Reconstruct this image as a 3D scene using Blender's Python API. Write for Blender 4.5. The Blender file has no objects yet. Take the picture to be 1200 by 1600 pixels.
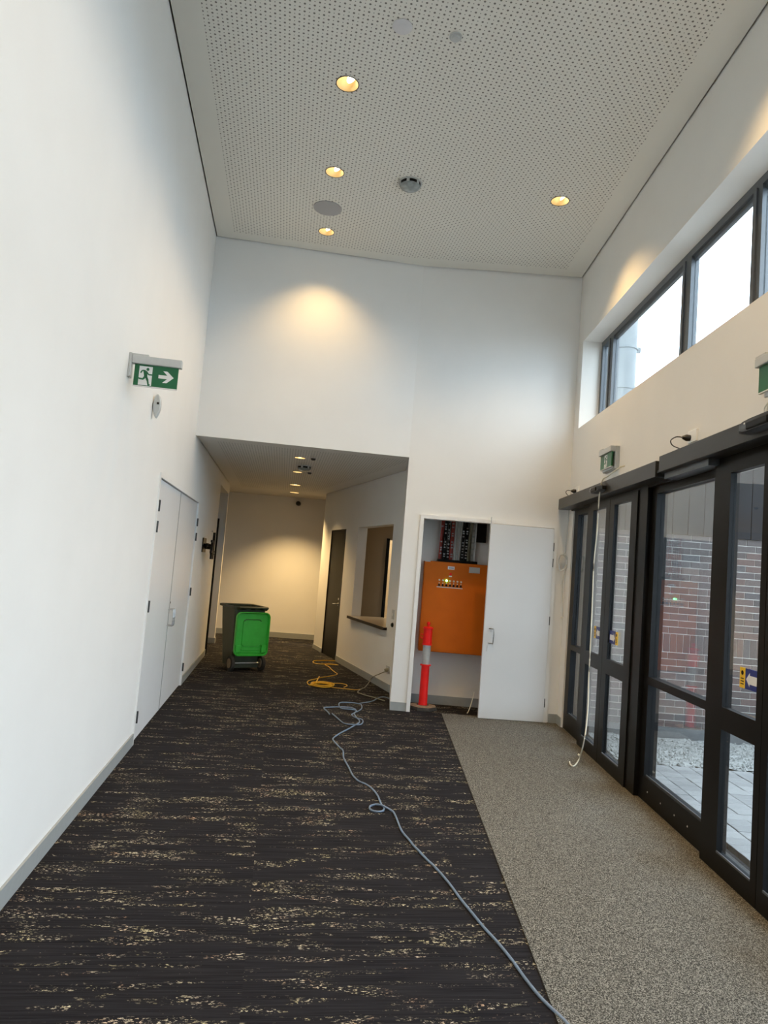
import bpy, bmesh, math, random
from mathutils import Vector, Matrix
sc = bpy.context.scene
COL = sc.collection
random.seed(7)
# ------------------------------------------------------------------ camera, world, lights, exposure
CAMZ = 1.49
F_PX, PITCH, ROLL, YAW = 1081.4, 0.0796, 0.0798, -0.0096
_f0 = Vector((math.sin(YAW), math.cos(YAW), 0)); _r0 = Vector((math.cos(YAW), -math.sin(YAW), 0)); _u0 = Vector((0, 0, 1))
_f = math.cos(PITCH)*_f0 + math.sin(PITCH)*_u0; _u = math.cos(PITCH)*_u0 - math.sin(PITCH)*_f0
CR = math.cos(ROLL)*_r0 + math.sin(ROLL)*_u; CU = math.cos(ROLL)*_u - math.sin(ROLL)*_r0; CF = _f
cam = bpy.data.cameras.new('camera'); camo = bpy.data.objects.new('camera', cam); COL.objects.link(camo)
cam.sensor_fit = 'VERTICAL'; cam.sensor_height = 24; cam.lens = 24*F_PX/1600; cam.clip_start = 0.05; cam.clip_end = 200
mm = Matrix((CR, CU, -CF)).transposed().to_4x4(); mm.translation = (0, 0, CAMZ); camo.matrix_world = mm
sc.camera = camo
w = bpy.data.worlds.new('world'); sc.world = w; w.use_nodes = True
bg = w.node_tree.nodes['Background']; bg.inputs[0].default_value = (0.74, 0.87, 1.0, 1); bg.inputs[1].default_value = 5.4
sc.view_settings.view_transform = 'Standard'; sc.view_settings.look = 'None'; sc.view_settings.exposure = 0.56
sc.view_settings.gamma = 1; sc.view_settings.use_curve_mapping = False
sc.cycles.max_bounces = 10; sc.cycles.diffuse_bounces = 6; sc.cycles.glossy_bounces = 4
sc.cycles.transparent_max_bounces = 16; sc.cycles.caustics_reflective = False; sc.cycles.caustics_refractive = False
sc.cycles.sample_clamp_indirect = 6
WARM = (1.0, 0.66, 0.28)

# ------------------------------------------------------------------ helpers
def at(px, py, z=0.0):
    d = CF + CR*((px-600)/F_PX) - CU*((py-800)/F_PX); t = (z-CAMZ)/d.z
    return Vector((0, 0, CAMZ)) + t*d
class MB:
    def __init__(s, M=None): s.v = []; s.f = []; s.M = M or Matrix()
    def add(s, vs, fs, M=None):
        n = len(s.v); M = s.M @ M if M else s.M
        s.v += [M @ Vector(p) for p in vs]; s.f += [[i+n for i in f] for f in fs]; return s
    def box(s, x0, x1, y0, y1, z0, z1, M=None):
        v = [(x0,y0,z0),(x1,y0,z0),(x1,y1,z0),(x0,y1,z0),(x0,y0,z1),(x1,y0,z1),(x1,y1,z1),(x0,y1,z1)]
        return s.add(v, [(3,2,1,0),(4,5,6,7),(0,1,5,4),(1,2,6,5),(2,3,7,6),(3,0,4,7)], M)
    def bbox(s, x0, x1, y0, y1, z0, z1, b=0.004, M=None):
        bm = bmesh.new(); bmesh.ops.create_cube(bm, size=1)
        for v in bm.verts: v.co = Vector(((x0+x1)/2+v.co.x*(x1-x0), (y0+y1)/2+v.co.y*(y1-y0), (z0+z1)/2+v.co.z*(z1-z0)))
        bmesh.ops.bevel(bm, geom=bm.edges[:], offset=b, segments=2, affect='EDGES', profile=.5)
        bm.verts.index_update(); vs = [v.co[:] for v in bm.verts]; fs = [[v.index for v in f.verts] for f in bm.faces]; bm.free()
        return s.add(vs, fs, M)
    def prism(s, pts, z0, z1, M=None):
        n = len(pts); v = [(p[0],p[1],z0) for p in pts]+[(p[0],p[1],z1) for p in pts]
        a = sum(pts[i][0]*pts[(i+1)%n][1]-pts[(i+1)%n][0]*pts[i][1] for i in range(n))
        f = [tuple(range(n))[::-1], tuple(range(n, 2*n))]+[(i,(i+1)%n,(i+1)%n+n,i+n) for i in range(n)]
        if a < 0: f = [t[::-1] for t in f]
        return s.add(v, f, M)
    def lathe(s, prof, n=24, M=None, cap=True):
        v = []; f = []
        for r, z in prof: v += [(r*math.cos(2*math.pi*i/n), r*math.sin(2*math.pi*i/n), z) for i in range(n)]
        for k in range(len(prof)-1):
            for i in range(n): j = (i+1) % n; f.append((k*n+i, k*n+j, (k+1)*n+j, (k+1)*n+i))
        if cap: f.append(tuple(range(n))[::-1]); f.append(tuple(range((len(prof)-1)*n, len(prof)*n)))
        return s.add(v, f, M)
    def tube(s, pts, r, n=8, sub=1):
        P = [Vector(p) for p in pts]
        if sub > 1:
            Q = []
            for i in range(len(P)-1):
                a, b, c, d = P[max(i-1,0)], P[i], P[i+1], P[min(i+2,len(P)-1)]
                for k in range(sub):
                    t = k/sub
                    Q.append(.5*((2*b)+(-a+c)*t+(2*a-5*b+4*c-d)*t*t+(-a+3*b-3*c+d)*t**3))
            Q.append(P[-1]); P = Q
        v = []; f = []; up = Vector((0,0,1))
        for i, p in enumerate(P):
            t = (P[min(i+1,len(P)-1)]-P[max(i-1,0)])
            if t.length < 1e-9: t = Vector((1,0,0))
            t.normalize(); a = t.cross(up)
            if a.length < 1e-3: a = t.cross(Vector((1,0,0)))
            a.normalize(); b = a.cross(t); 
            v += [p+r*(a*math.cos(2*math.pi*k/n)+b*math.sin(2*math.pi*k/n)) for k in range(n)]
        for i in range(len(P)-1):
            for k in range(n): j = (k+1) % n; f.append((i*n+k, i*n+j, (i+1)*n+j, (i+1)*n+k))
        f.append(tuple(range(n))[::-1]); f.append(tuple(range((len(P)-1)*n, len(P)*n)))
        return s.add(v, f)
    def build(s, name, mat, parent=None, smooth=False):
        me = bpy.data.meshes.new(name); me.from_pydata([tuple(p) for p in s.v], [], s.f); me.materials.append(mat)
        bm = bmesh.new(); bm.from_mesh(me); bmesh.ops.recalc_face_normals(bm, faces=bm.faces[:]); bm.to_mesh(me); bm.free()
        me.update(); o = bpy.data.objects.new(name, me); COL.objects.link(o)
        if smooth:
            for p in me.polygons: p.use_smooth = True
            try: me.set_sharp_from_angle(angle=math.radians(40))
            except Exception: pass
        if parent: o.parent = parent
        return o
def holed(name, outer, holes, z, mat):
    from mathutils.geometry import tessellate_polygon
    loops = [[Vector((x, y, z)) for x, y in outer]]
    for (x, y, rad) in holes: loops.append([Vector((x+rad*math.cos(-2*math.pi*k/32), y+rad*math.sin(-2*math.pi*k/32), z)) for k in range(32)])
    tris = tessellate_polygon(loops); flat = [v for l in loops for v in l]
    me = bpy.data.meshes.new(name); me.from_pydata([tuple(v) for v in flat], [], [tuple(t) for t in tris]); me.materials.append(mat)
    o = bpy.data.objects.new(name, me); COL.objects.link(o)
    bm = bmesh.new(); bm.from_mesh(me); bmesh.ops.recalc_face_normals(bm, faces=bm.faces[:])
    for f in bm.faces:
        if f.normal.z > 0: f.normal_flip()
    bm.to_mesh(me); bm.free(); return o
def tag(o, label=None, cat=None, group=None, kind=None):
    if label: o['label'] = label
    if cat: o['category'] = cat
    if group: o['group'] = group
    if kind: o['kind'] = kind
    return o
def empty(name, loc=(0,0,0), rz=0, **k):
    o = bpy.data.objects.new(name, None); COL.objects.link(o); o.location = loc; o.rotation_euler = (0, 0, rz)
    o.empty_display_size = .1; return tag(o, **k)
def copy_tree(o, parent=None):
    c = o.copy(); COL.objects.link(c)
    if parent: c.parent = parent
    for ch in list(o.children): copy_tree(ch, c)
    return c
RX = lambda a: Matrix.Rotation(a, 4, 'X'); RY = lambda a: Matrix.Rotation(a, 4, 'Y'); RZ = lambda a: Matrix.Rotation(a, 4, 'Z')
T = lambda *p: Matrix.Translation(Vector(p))

# ------------------------------------------------------------------ materials
class NT:
    def __init__(s, name):
        s.m = bpy.data.materials.new(name); s.m.use_nodes = True; s.t = s.m.node_tree; s.b = s.t.nodes['Principled BSDF']
    def n(s, typ, **k):
        o = s.t.nodes.new(typ)
        for a, b in k.items(): setattr(o, a, b)
        return o
    def l(s, a, b): s.t.links.new(a, b)
    def math(s, op, a, b=None, c=None, clamp=False):
        o = s.n('ShaderNodeMath', operation=op); o.use_clamp = clamp
        for i, x in enumerate((a, b, c)):
            if x is None: continue
            if isinstance(x, (int, float)): o.inputs[i].default_value = x
            else: s.l(x, o.inputs[i])
        return o.outputs[0]
    def coord(s, kind='Object'): return s.n('ShaderNodeTexCoord').outputs[kind]
    def mapping(s, src, scale=(1,1,1), rot=(0,0,0), loc=(0,0,0)):
        o = s.n('ShaderNodeMapping'); s.l(src, o.inputs[0]); o.inputs[1].default_value = loc; o.inputs[2].default_value = rot; o.inputs[3].default_value = scale
        return o.outputs[0]
    def noise(s, src, scale, detail=2, rough=.5):
        o = s.n('ShaderNodeTexNoise'); s.l(src, o.inputs['Vector']); o.inputs['Scale'].default_value = scale
        o.inputs['Detail'].default_value = detail; o.inputs['Roughness'].default_value = rough; return o.outputs[0]
    def ramp(s, src, stops):
        o = s.n('ShaderNodeValToRGB'); s.l(src, o.inputs[0]); e = o.color_ramp.elements
        while len(e) < len(stops): e.new(.5)
        for i, (p, c) in enumerate(stops): e[i].position = p; e[i].color = (*c, 1) if len(c) == 3 else c
        return o.outputs[0]
    def mix(s, fac, a, b):
        o = s.n('ShaderNodeMix', data_type='RGBA')
        for i, x in ((0, fac), (6, a), (7, b)):
            if isinstance(x, (int, float)): o.inputs[i].default_value = x
            elif isinstance(x, tuple): o.inputs[i].default_value = (*x, 1)
            else: s.l(x, o.inputs[i])
        return o.outputs[2]
    def bump(s, h, strength=.3, dist=.002):
        o = s.n('ShaderNodeBump'); o.inputs['Strength'].default_value = strength; o.inputs['Distance'].default_value = dist
        s.l(h, o.inputs['Height']); s.l(o.outputs[0], s.b.inputs['Normal'])
    def set(s, col=None, rough=None, metal=None, spec=None):
        if col is not None:
            if isinstance(col, tuple): s.b.inputs['Base Color'].default_value = (*col, 1)
            else: s.l(col, s.b.inputs['Base Color'])
        if rough is not None: s.b.inputs['Roughness'].default_value = rough
        if metal is not None: s.b.inputs['Metallic'].default_value = metal
        if spec is not None: s.b.inputs['Specular IOR Level'].default_value = spec
        return s.m
def plain(name, col, rough=.5, metal=0, spec=.5, var=.04, scale=30, bump=0):
    t = NT(name); c = t.coord(); nz = t.noise(c, scale, 3)
    a = tuple(max(0, x*(1-var)) for x in col); b = tuple(min(1, x*(1+var)) for x in col)
    t.set(t.ramp(nz, [(.3, a), (.7, b)]), rough, metal, spec)
    if bump: t.bump(nz, bump)
    return t.m
def emit(name, col, st):
    t = NT(name); t.b.inputs['Emission Color'].default_value = (*col, 1); t.b.inputs['Emission Strength'].default_value = st; t.set((0.8,0.8,0.8)); return t.m
M = {}
M['wall'] = plain('wall_paint', (.80,.80,.79), .6, var=.012, scale=3, bump=0)
M['wall2'] = plain('wall_light_tinted', (.79,.77,.73), .6, var=.012, scale=3)  # same wall paint, with warm light tinted into its colour
M['door'] = plain('door_paint', (.70,.71,.72), .38, var=.015, scale=2.5)
M['trimwhite'] = plain('frame_paint', (.80,.80,.79), .4, var=.01)
M['base'] = plain('skirting_grey', (.32,.34,.34), .45, var=.03)
M['black'] = plain('black_powdercoat', (.008,.008,.0085), .34, spec=.12, var=.1)
M['header'] = plain('header_anodised', (.030,.029,.028), .35, metal=0, spec=.35, var=.08)
M['darkdoor'] = plain('charcoal_door', (.016,.015,.012), .45, spec=.2, var=.06, scale=6)
M['blackplastic'] = plain('black_plastic', (.02,.02,.022), .35, var=.1)
M['whiteplastic'] = plain('white_plastic', (.75,.75,.73), .35, var=.02)
M['greyplastic'] = plain('grey_plastic', (.52,.53,.52), .4, var=.03)
M['steel'] = plain('brushed_steel', (.55,.55,.55), .28, metal=1, var=.05)
M['hinge'] = plain('dark_hinge_metal', (.05,.05,.05), .4, metal=.6, var=.1)
M['green'] = plain('sign_green', (.005,.12,.04), .35, var=.03)
M['signwhite'] = plain('sign_white', (.75,.75,.73), .4, var=.01)
M['winframe'] = plain('window_anodised_grey', (.10,.11,.12), .35, metal=.3, var=.05)
M['orange'] = plain('orange_enamel', (.60,.135,.003), .5, spec=.25, var=.05, scale=5)
M['red'] = plain('bollard_red', (.85,.012,.008), .4, spec=.3, var=.06, scale=12)
M['reflect'] = plain('reflective_band', (.42,.43,.42), .3, var=.06, scale=40)
M['rubber'] = plain('dusty_rubber', (.03,.028,.025), .8, var=.3, scale=40)
M['rubberdust'] = plain('dust_on_rubber', (.27,.20,.13), .85, var=.3, scale=30)
M['binbody'] = plain('bin_dark_green', (.035,.045,.025), .45, var=.12, scale=15)
M['binlid'] = plain('bin_lid_green', (.05,.50,.055), .3, var=.08, scale=12)
M['blue'] = plain('blue_grey_cord', (.16,.23,.34), .4, var=.06)
M['yellow'] = plain('yellow_cord', (.75,.42,.02), .4, var=.06)
M['greycord'] = plain('olive_grey_cord', (.22,.21,.15), .45, var=.05)
M['cream'] = plain('cream_cable', (.72,.69,.58), .4, var=.03)
M['ledge'] = plain('dark_laminate', (.025,.017,.012), .5, spec=.2, var=.15, scale=20)
M['ledgetop'] = plain('laminate_top', (.30,.24,.17), .3, var=.1, scale=20)
M['void'] = plain('dark_void', (.03,.03,.028), .9, var=.05)
M['redcable'] = plain('red_cable', (.30,.025,.015), .45, var=.1)
M['speaker'] = plain('speaker_grille', (.36,.36,.37), .5, var=.05, scale=400)
M['lens'] = plain('smoked_dome', (.30,.33,.33), .12, var=.3, scale=20)
M['gold'] = plain('gold_reflector', (.74,.58,.32), .4, metal=0, var=.03)
M['lamp'] = emit('downlight_glow', (1.0,.90,.66), 5)
M['led'] = emit('green_indicator', (.10,1.0,.25), 14)
M['stickerblue'] = plain('sticker_blue', (.015,.03,.20), .4); M['stickeryellow'] = plain('sticker_yellow', (.80,.50,.02), .4)
M['concrete'] = plain('concrete', (.40,.40,.39), .8, var=.12, scale=8, bump=.2)
M['mortar'] = plain('mortar', (.70,.67,.62), .9, var=.08, scale=20)
M['footing'] = plain('dark_footing', (.10,.10,.10), .6, var=.15, scale=8)  # darker, even tone for the footing strip
M['clad'] = plain('dark_cladding', (.020,.020,.022), .8, spec=.1, var=.1, scale=6)
M['flue'] = plain('galvanised_steel', (.15,.165,.17), .5, metal=0, var=.08, scale=3)
M['screw'] = plain('screw_head', (.6,.6,.6), .3, metal=.8)
# glass: two surfaces of a slab, Schlick reflection on each
def glass(name, tint=(.93,.95,.94), boost=1.0):
    t = NT(name); t.t.nodes.remove(t.b); out = t.t.nodes['Material Output']
    lw = t.n('ShaderNodeLayerWeight'); lw.inputs[0].default_value = .5
    f = t.math('POWER', lw.outputs['Facing'], 5.0); f = t.math('MULTIPLY', t.math('MULTIPLY_ADD', f, .95, .045), boost, clamp=True)
    tr = t.n('ShaderNodeBsdfTransparent'); tr.inputs[0].default_value = (*tint, 1)
    gl = t.n('ShaderNodeBsdfGlossy'); gl.inputs['Roughness'].default_value = 0.0; gl.inputs[0].default_value = (1,1,1,1)
    mx = t.n('ShaderNodeMixShader'); t.l(f, mx.inputs[0]); t.l(tr.outputs[0], mx.inputs[1]); t.l(gl.outputs[0], mx.inputs[2])
    t.l(mx.outputs[0], out.inputs[0]); return t.m
M['glass'] = glass('door_glass', (.86,.88,.88), 1.35); M['glasswin'] = glass('window_glass', (.95,.97,.97))
def mat_carpet():
    t = NT('carpet_flecked'); c0 = t.coord(); c = t.mapping(c0, rot=(0,0,-.15))
    sep = t.n('ShaderNodeSeparateXYZ'); t.l(c, sep.inputs[0])
    # tile offset so the streaks break at tile joints
    tx = t.math('FLOOR', t.math('DIVIDE', sep.outputs[0], 1.0)); 
    ty = t.math('FLOOR', t.math('ADD', t.math('DIVIDE', sep.outputs[1], .25), t.math('MULTIPLY', tx, .37)))
    cmb = t.n('ShaderNodeCombineXYZ'); t.l(sep.outputs[0], cmb.inputs[0]); t.l(sep.outputs[1], cmb.inputs[1]); t.l(t.math('ADD', t.math('MULTIPLY', tx, .31), t.math('MULTIPLY', ty, .17)), cmb.inputs[2])
    v = cmb.outputs[0]
    stripe = t.noise(t.mapping(v, scale=(3, 160, 3)), 1.0, 2, .6)
    tone = t.noise(t.mapping(v, scale=(.7, 7, 4)), 1.0, 2, .5)
    base = t.mix(t.math('MULTIPLY', t.math('SUBTRACT', stripe, .3), 2.4, clamp=True), (.003,.003,.005), (.028,.027,.031))
    base = t.mix(t.math('MULTIPLY', tone, .5), base, (.020,.020,.026))
    clus = t.noise(t.mapping(v, scale=(3.2, 17, 6)), 1.0, 2.5, .6)
    fl = t.noise(t.mapping(v, scale=(60, 120, 20)), 1.0, 3.5, .72)
    g1 = t.math('MULTIPLY', t.math('SUBTRACT', clus, .520), 9, clamp=True)
    m1 = t.math('MULTIPLY', t.math('SUBTRACT', fl, .565), 22, clamp=True)
    m0 = t.math('MULTIPLY', t.math('SUBTRACT', fl, .70), 22, clamp=True)
    msk = t.math('MAXIMUM', t.math('MULTIPLY', m1, g1), t.math('MULTIPLY', m0, .6))
    hue = t.noise(t.mapping(v, scale=(9, 9, 9), loc=(7,1,0)), 1.0, 2)
    fc = t.ramp(hue, [(.35, (.66,.60,.38)), (.55, (.62,.57,.46)), (.7, (.62,.43,.29))])
    t.set(t.mix(msk, base, fc), .95, spec=.1); t.bump(stripe, .3, .002); return t.m
M['carpet'] = mat_carpet()
def mat_mat():
    t = NT('entrance_matting'); c = t.coord()
    n1 = t.noise(c, 230, 1, .5); n2 = t.noise(c, 1.6, 3, .5); n3 = t.noise(t.mapping(c, loc=(5,2,1)), 420, 2, .6)
    col = t.ramp(n1, [(.34, (.026,.026,.025)), (.5, (.10,.098,.090)), (.66, (.30,.295,.27))])
    sep = t.n('ShaderNodeSeparateXYZ'); t.l(c, sep.inputs[0])
    # muddy wear by the door line
    d = t.math('MULTIPLY_ADD', sep.outputs[0], 2.2, -3.3); d = t.math('MULTIPLY', t.math('ADD', d, t.math('MULTIPLY', t.math('SUBTRACT', n2, .5), 2.2)), .9, clamp=True)
    mud = t.mix(n1, (.020,.014,.007), (.15,.11,.055))
    t.set(t.mix(t.math('MULTIPLY', d, .5), col, mud), .95, spec=.1); t.bump(n1, .15, .001); return t.m
M['mat'] = mat_mat()
def mat_ceiling(name, bounds, base=(.77,.75,.69)):
    # perforated plasterboard: alternating large and small round holes on a 30 mm grid, their dark insides painted as flat dots, plain margin
    t = NT(name); c = t.coord(); c = t.mapping(c, rot=(0,0,-.15)); sep = t.n('ShaderNodeSeparateXYZ'); t.l(c, sep.inputs[0])
    p = .03; u = t.math('DIVIDE', sep.outputs[0], p); v = t.math('DIVIDE', sep.outputs[1], p)
    fu = t.math('FLOOR', u); fv = t.math('FLOOR', v)
    par = t.math('MODULO', t.math('ABSOLUTE', t.math('ADD', fu, fv)), 2.0)
    du = t.math('SUBTRACT', t.math('SUBTRACT', u, fu), .5); dv = t.math('SUBTRACT', t.math('SUBTRACT', v, fv), .5)
    r = t.math('SQRT', t.math('ADD', t.math('MULTIPLY', du, du), t.math('MULTIPLY', dv, dv)))
    rad = t.math('MULTIPLY_ADD', par, .12, .14)
    h = t.math('MULTIPLY', t.math('SUBTRACT', rad, r), 20, clamp=True)
    raw = t.n('ShaderNodeTexCoord').outputs['Object']; s2 = t.n('ShaderNodeSeparateXYZ'); t.l(raw, s2.inputs[0])
    for (a, b, k) in bounds:   # a*x+b*y < k keeps holes
        q = t.math('LESS_THAN', t.math('ADD', t.math('MULTIPLY', s2.outputs[0], a), t.math('MULTIPLY', s2.outputs[1], b)), k)
        h = t.math('MULTIPLY', h, q)
    t.set(t.mix(h, base, (.19,.18,.16)), .7, spec=.2); return t.m
def mat_brick():
    t = NT('clinker_brick'); oi = t.n('ShaderNodeObjectInfo'); c = t.coord()
    base = t.ramp(oi.outputs['Random'], [(0, (.040,.036,.036)), (.3, (.065,.045,.040)), (.55, (.095,.052,.042)), (.8, (.050,.050,.054)), (1, (.11,.07,.055))])
    n = t.noise(c, 45, 3); t.set(t.mix(t.math('MULTIPLY', n, .5), base, (.085,.07,.065)), .8); t.bump(n, .4); return t.m
M['brick'] = mat_brick()
def mat_paver():
    t = NT('concrete_paver'); oi = t.n('ShaderNodeObjectInfo'); c = t.coord('Generated'); g = t.coord()
    base = t.ramp(oi.outputs['Random'], [(0, (.20,.20,.20)), (1, (.29,.29,.285))]); n = t.noise(g, 6, 4)
    t.set(t.mix(t.math('MULTIPLY', n, .45), base, (.13,.13,.13)), .5); t.bump(t.noise(g, 60, 3), .3); return t.m
M['paver'] = mat_paver()
def mat_gravel():
    t = NT('gravel'); c = t.coord(); vo = t.n('ShaderNodeTexVoronoi'); t.l(c, vo.inputs['Vector']); vo.inputs['Scale'].default_value = 38
    n = t.noise(c, 5, 3); b = t.mix(vo.outputs['Color'], (.13,.13,.125), (.36,.36,.34)); t.set(t.mix(t.math('MULTIPLY', n, .4), b, (.2,.2,.19)), .8)
    t.bump(vo.outputs['Distance'], .8, .01); return t.m
M['gravel'] = mat_gravel()

# ------------------------------------------------------------------ plan
A = Vector((-2.0823, 7.1057, 0)); AL = .15                      # corner of the left wall and the high wall; left wall frame angle
B = Vector((.1539, 7.4516, 0)); C = Vector((1.9139, 7.4371, 0))
H, S = 4.849, 2.699
Lx = Vector((math.cos(AL), math.sin(AL), 0)); Ly = Vector((-math.sin(AL), math.cos(AL), 0))
ML = T(*A) @ RZ(AL)                                              # local x into the room, y forward along the left wall
W0 = Vector((.158, 8.47, 0)); W1 = Vector((-1.16, 12.2, 0)); WA = math.atan2(-(W1-W0).normalized().x, (W1-W0).normalized().y)
MW = T(*W0) @ RZ(WA)                                             # local x into the slanted wall, y along it
BA = math.atan2((C-B).y, (C-B).x); MBK = T(*B) @ RZ(BA)          # local x to the right, y into the wall
YR = -4.0
def lw(u, n=0): return A + u*Ly + n*Lx
# floor
fl = MB().prism([(-8, YR-.3), (2.05, YR-.3), (2.05, 7.45), (2.05, 8.3), (2.05, 17), (-8, 17)], -.12, 0).build('floor', M['carpet']); tag(fl, kind='structure')
mt = MB().prism([(.70, YR), (1.925, YR), (1.925, 7.45), (1.60, 7.47), (.705, 7.47)], 0, .006).build('entrance_mat', M['mat'])
tag(mt, 'speckled grey brown entrance matting running beside the black glass doors', 'mat')
# ceilings (board edges stop short of the walls: a dark shadow gap shows)
g = .012
Pl = lambda u, n: (lw(u, n).x, lw(u, n).y)
far = 11.4
b_left = (-Lx.x, -Lx.y, -(A.dot(Lx)+.20)); nAB = (B-A).normalized(); nAB = Vector((-nAB.y, nAB.x, 0))
M['ceil'] = mat_ceiling('perforated_ceiling', [b_left, (nAB.x, nAB.y, A.dot(nAB)-.17), (0, 1, 7.45-.2), (1, 0, 1.914-.22)])
cp = [Pl(-11.5, g), Pl(-g, g), (B.x, B.y-g), (C.x-g, C.y-g), (C.x-g, YR)]
HI = [(-.54, 4.611), (-.713, 5.724), (-.88, 6.813), (1.282, 5.914), (-.37, 3.3), (-.2, 2.2), (1.28, 3.4), (1.28, 1.5), (-.03, 1.3)]
LO = [(-1.12, 8.108, .062), (-1.32, 9.434, .062), (-1.571, 11.1, .085), (-1.75, 12.35, .085)]
tag(holed('ceiling', cp, [(x, y, .079) for x, y in HI], H, M['ceil']), kind='structure')
tag(MB().prism([(-3.5, YR-.2), (-3.5, 7.6), (2.2, 7.6), (2.2, YR-.2)], H+.13, H+.2).build('dark_void_sheet_1', M['void']), kind='structure')  # dark sheet standing in for the unlit void above the ceiling gap
nS = (W1-W0).normalized(); nS = Vector((nS.y, -nS.x, 0))
M['ceilc'] = mat_ceiling('perforated_ceiling_corridor', [b_left, (-nAB.x, -nAB.y, -(A.dot(nAB)+.22)), (nS.x, nS.y, W0.dot(nS)-.25), (.02, 1, 12.0)], (.70,.68,.64))
cc = [Pl(0, g), Pl(4.7, g), Pl(4.83, .0), (-6, 11.2), (-6, 14.2), (2.1, 14.2), (2.1, 12.3), (W1.x+.06, W1.y+.05), (W1.x-.012, W1.y), (W0.x-.012, W0.y), (B.x-.002, B.y+.05), (B.x-.002, B.y+.002)]
tag(holed('ceiling.001', cc, LO, S, M['ceilc']), kind='structure')
tag(MB().prism([(-8, 6.2), (-8, 15), (2.1, 15), (2.1, 7.6), (.1, 7.6), (-2.2, 7.26), (-2.3, 6.9)], S+.13, S+.2).build('dark_void_sheet_2', M['void']), kind='structure')  # dark sheet for the unlit void over the corridor ceiling
# left wall
t0, t1 = -1.775, .775
wl = MB(ML).box(-.15, 0, -11.5, t0, 0, H+.14).box(-.15, 0, t0, t1, 2.09, H+.14).box(-.15, 0, t1, 3.22, 0, H+.14)
wl.box(-.15, 0, 3.22, 4.68, 2.53, S+.135).box(-.15, 0, 4.68, 4.82, 0, S+.135)
tag(wl.build('wall_left', M['wall']), kind='structure')
tag(MB(ML).box(-3.2, -.15, 4.68, 4.82, 0, S+.135).box(-3.2, -.15, 3.05, 3.20, 0, S+.135).box(-3.35, -3.2, 3.05, 4.82, 0, S+.135).build('wall_passage', M['wall2']), kind='structure')
tag(MB(ML).box(-3.2, -.15, 3.2, 4.68, 2.62, S).build('ceiling.002', M['wall2']), kind='structure')
bz = .088
tag(MB(ML).box(0, .012, -11.5, t0, 0, bz).build('baseboard_left', M['base']), kind='structure')
tag(MB(ML).box(0, .012, t1+.02, 3.22, 0, bz).build('baseboard_left.001', M['base']), kind='structure')
tag(MB(ML).box(-3.2, 0, 4.668, 4.68, 0, bz).box(0, .012, 4.668, 4.82, 0, bz).build('baseboard_passage', M['base']), kind='structure')
# high wall above the corridor (left of the crease) and cupboard wall
ab = (B-A).length; MAB = T(*A) @ RZ(math.atan2((B-A).y, (B-A).x))
tag(MB(MAB).box(-.15, ab, 0, .14, S+.001, H+.14).build('wall_front', M['wall']), kind='structure')
cw = (C-B).length
wb = MB(MBK).box(0, .175, 0, .11, 0, H+.14).box(.175, 1.645, 0, .11, 2.085, H+.14).box(1.645, cw+.25, 0, .11, 0, H+.14)
tag(wb.build('wall_front.001', M['wall']), kind='structure')
tag(MB(MBK).box(0, .175, -.010, 0, 0, bz).build('baseboard_front', M['base']), kind='structure')
tag(MB(MBK).box(1.668, cw, -.010, 0, 0, bz+.01).build('baseboard_front.001', M['base']), kind='structure')
# cupboard interior
cup = MB(MBK).box(.175, 1.75, .53, .60, 0, 2.7).box(.10, .175, .11, .60, 0, 2.7).box(1.75, 1.82, .11, .60, 0, 2.7).box(.1, 1.82, .11, .60, 2.62, 2.7)
tag(cup.build('wall_cupboard', M['wall2']), kind='structure')
tag(MB(MBK).box(.176, 1.75, .52, .53, 0, bz+.01).build('baseboard_cupboard', M['base']), kind='structure')
# slanted corridor wall with door and reception opening
Lw = (W1-W0).length
ws = MB(MW).box(0, .14, 0, .32, 0, S+.135).box(0, .14, .32, 1.83, 0, .745).box(0, .14, .32, 1.83, 2.045, S+.135)
ws.box(0, .14, 1.83, 2.48, 0, S+.135).box(0, .14, 2.48, 3.35, 2.04, S+.135).box(0, .14, 3.35, Lw, 0, S+.135)
ws2 = MB().prism([(B.x, B.y+.02), (W0.x, W0.y), (W0.x+.10, W0.y+.03), (B.x+.10, B.y+.05)], 0, S+.135)
tag(ws.build('wall_corridor_right', M['wall']), kind='structure'); tag(ws2.build('wall_corridor_return', M['wall']), kind='structure')
tag(MB(MW).box(-.012, 0, 0, 2.46, 0, bz).build('baseboard_corridor_right', M['base']), kind='structure')
tag(MB(MW).box(-.012, 0, 3.37, Lw, 0, bz*.8).build('baseboard_corridor_right.001', M['base']), kind='structure')
# end wall, cross passage
EN = T(-2, 13.35, 0) @ RZ(math.atan(.08))
tag(MB(EN).box(-5, 4.1, 0, .15, 0, S+.135).build('wall_corridor_end', M['wall']), kind='structure')
tag(MB(EN).box(-5, 4.1, -.012, 0, 0, .10).build('baseboard_corridor_end', M['base']), kind='structure')
tag(MB().box(-6.2, -6, 10.5, 14, 0, S+.135).box(2.0, 2.15, 12.7, 14, 0, S+.135).build('wall_corridor_far', M['wall']), kind='structure')
tag(MB(ML).box(-4.5, -3.35, 4.68, 4.82, 0, S+.135).build('wall_passage_far', M['wall']), kind='structure')
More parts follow.
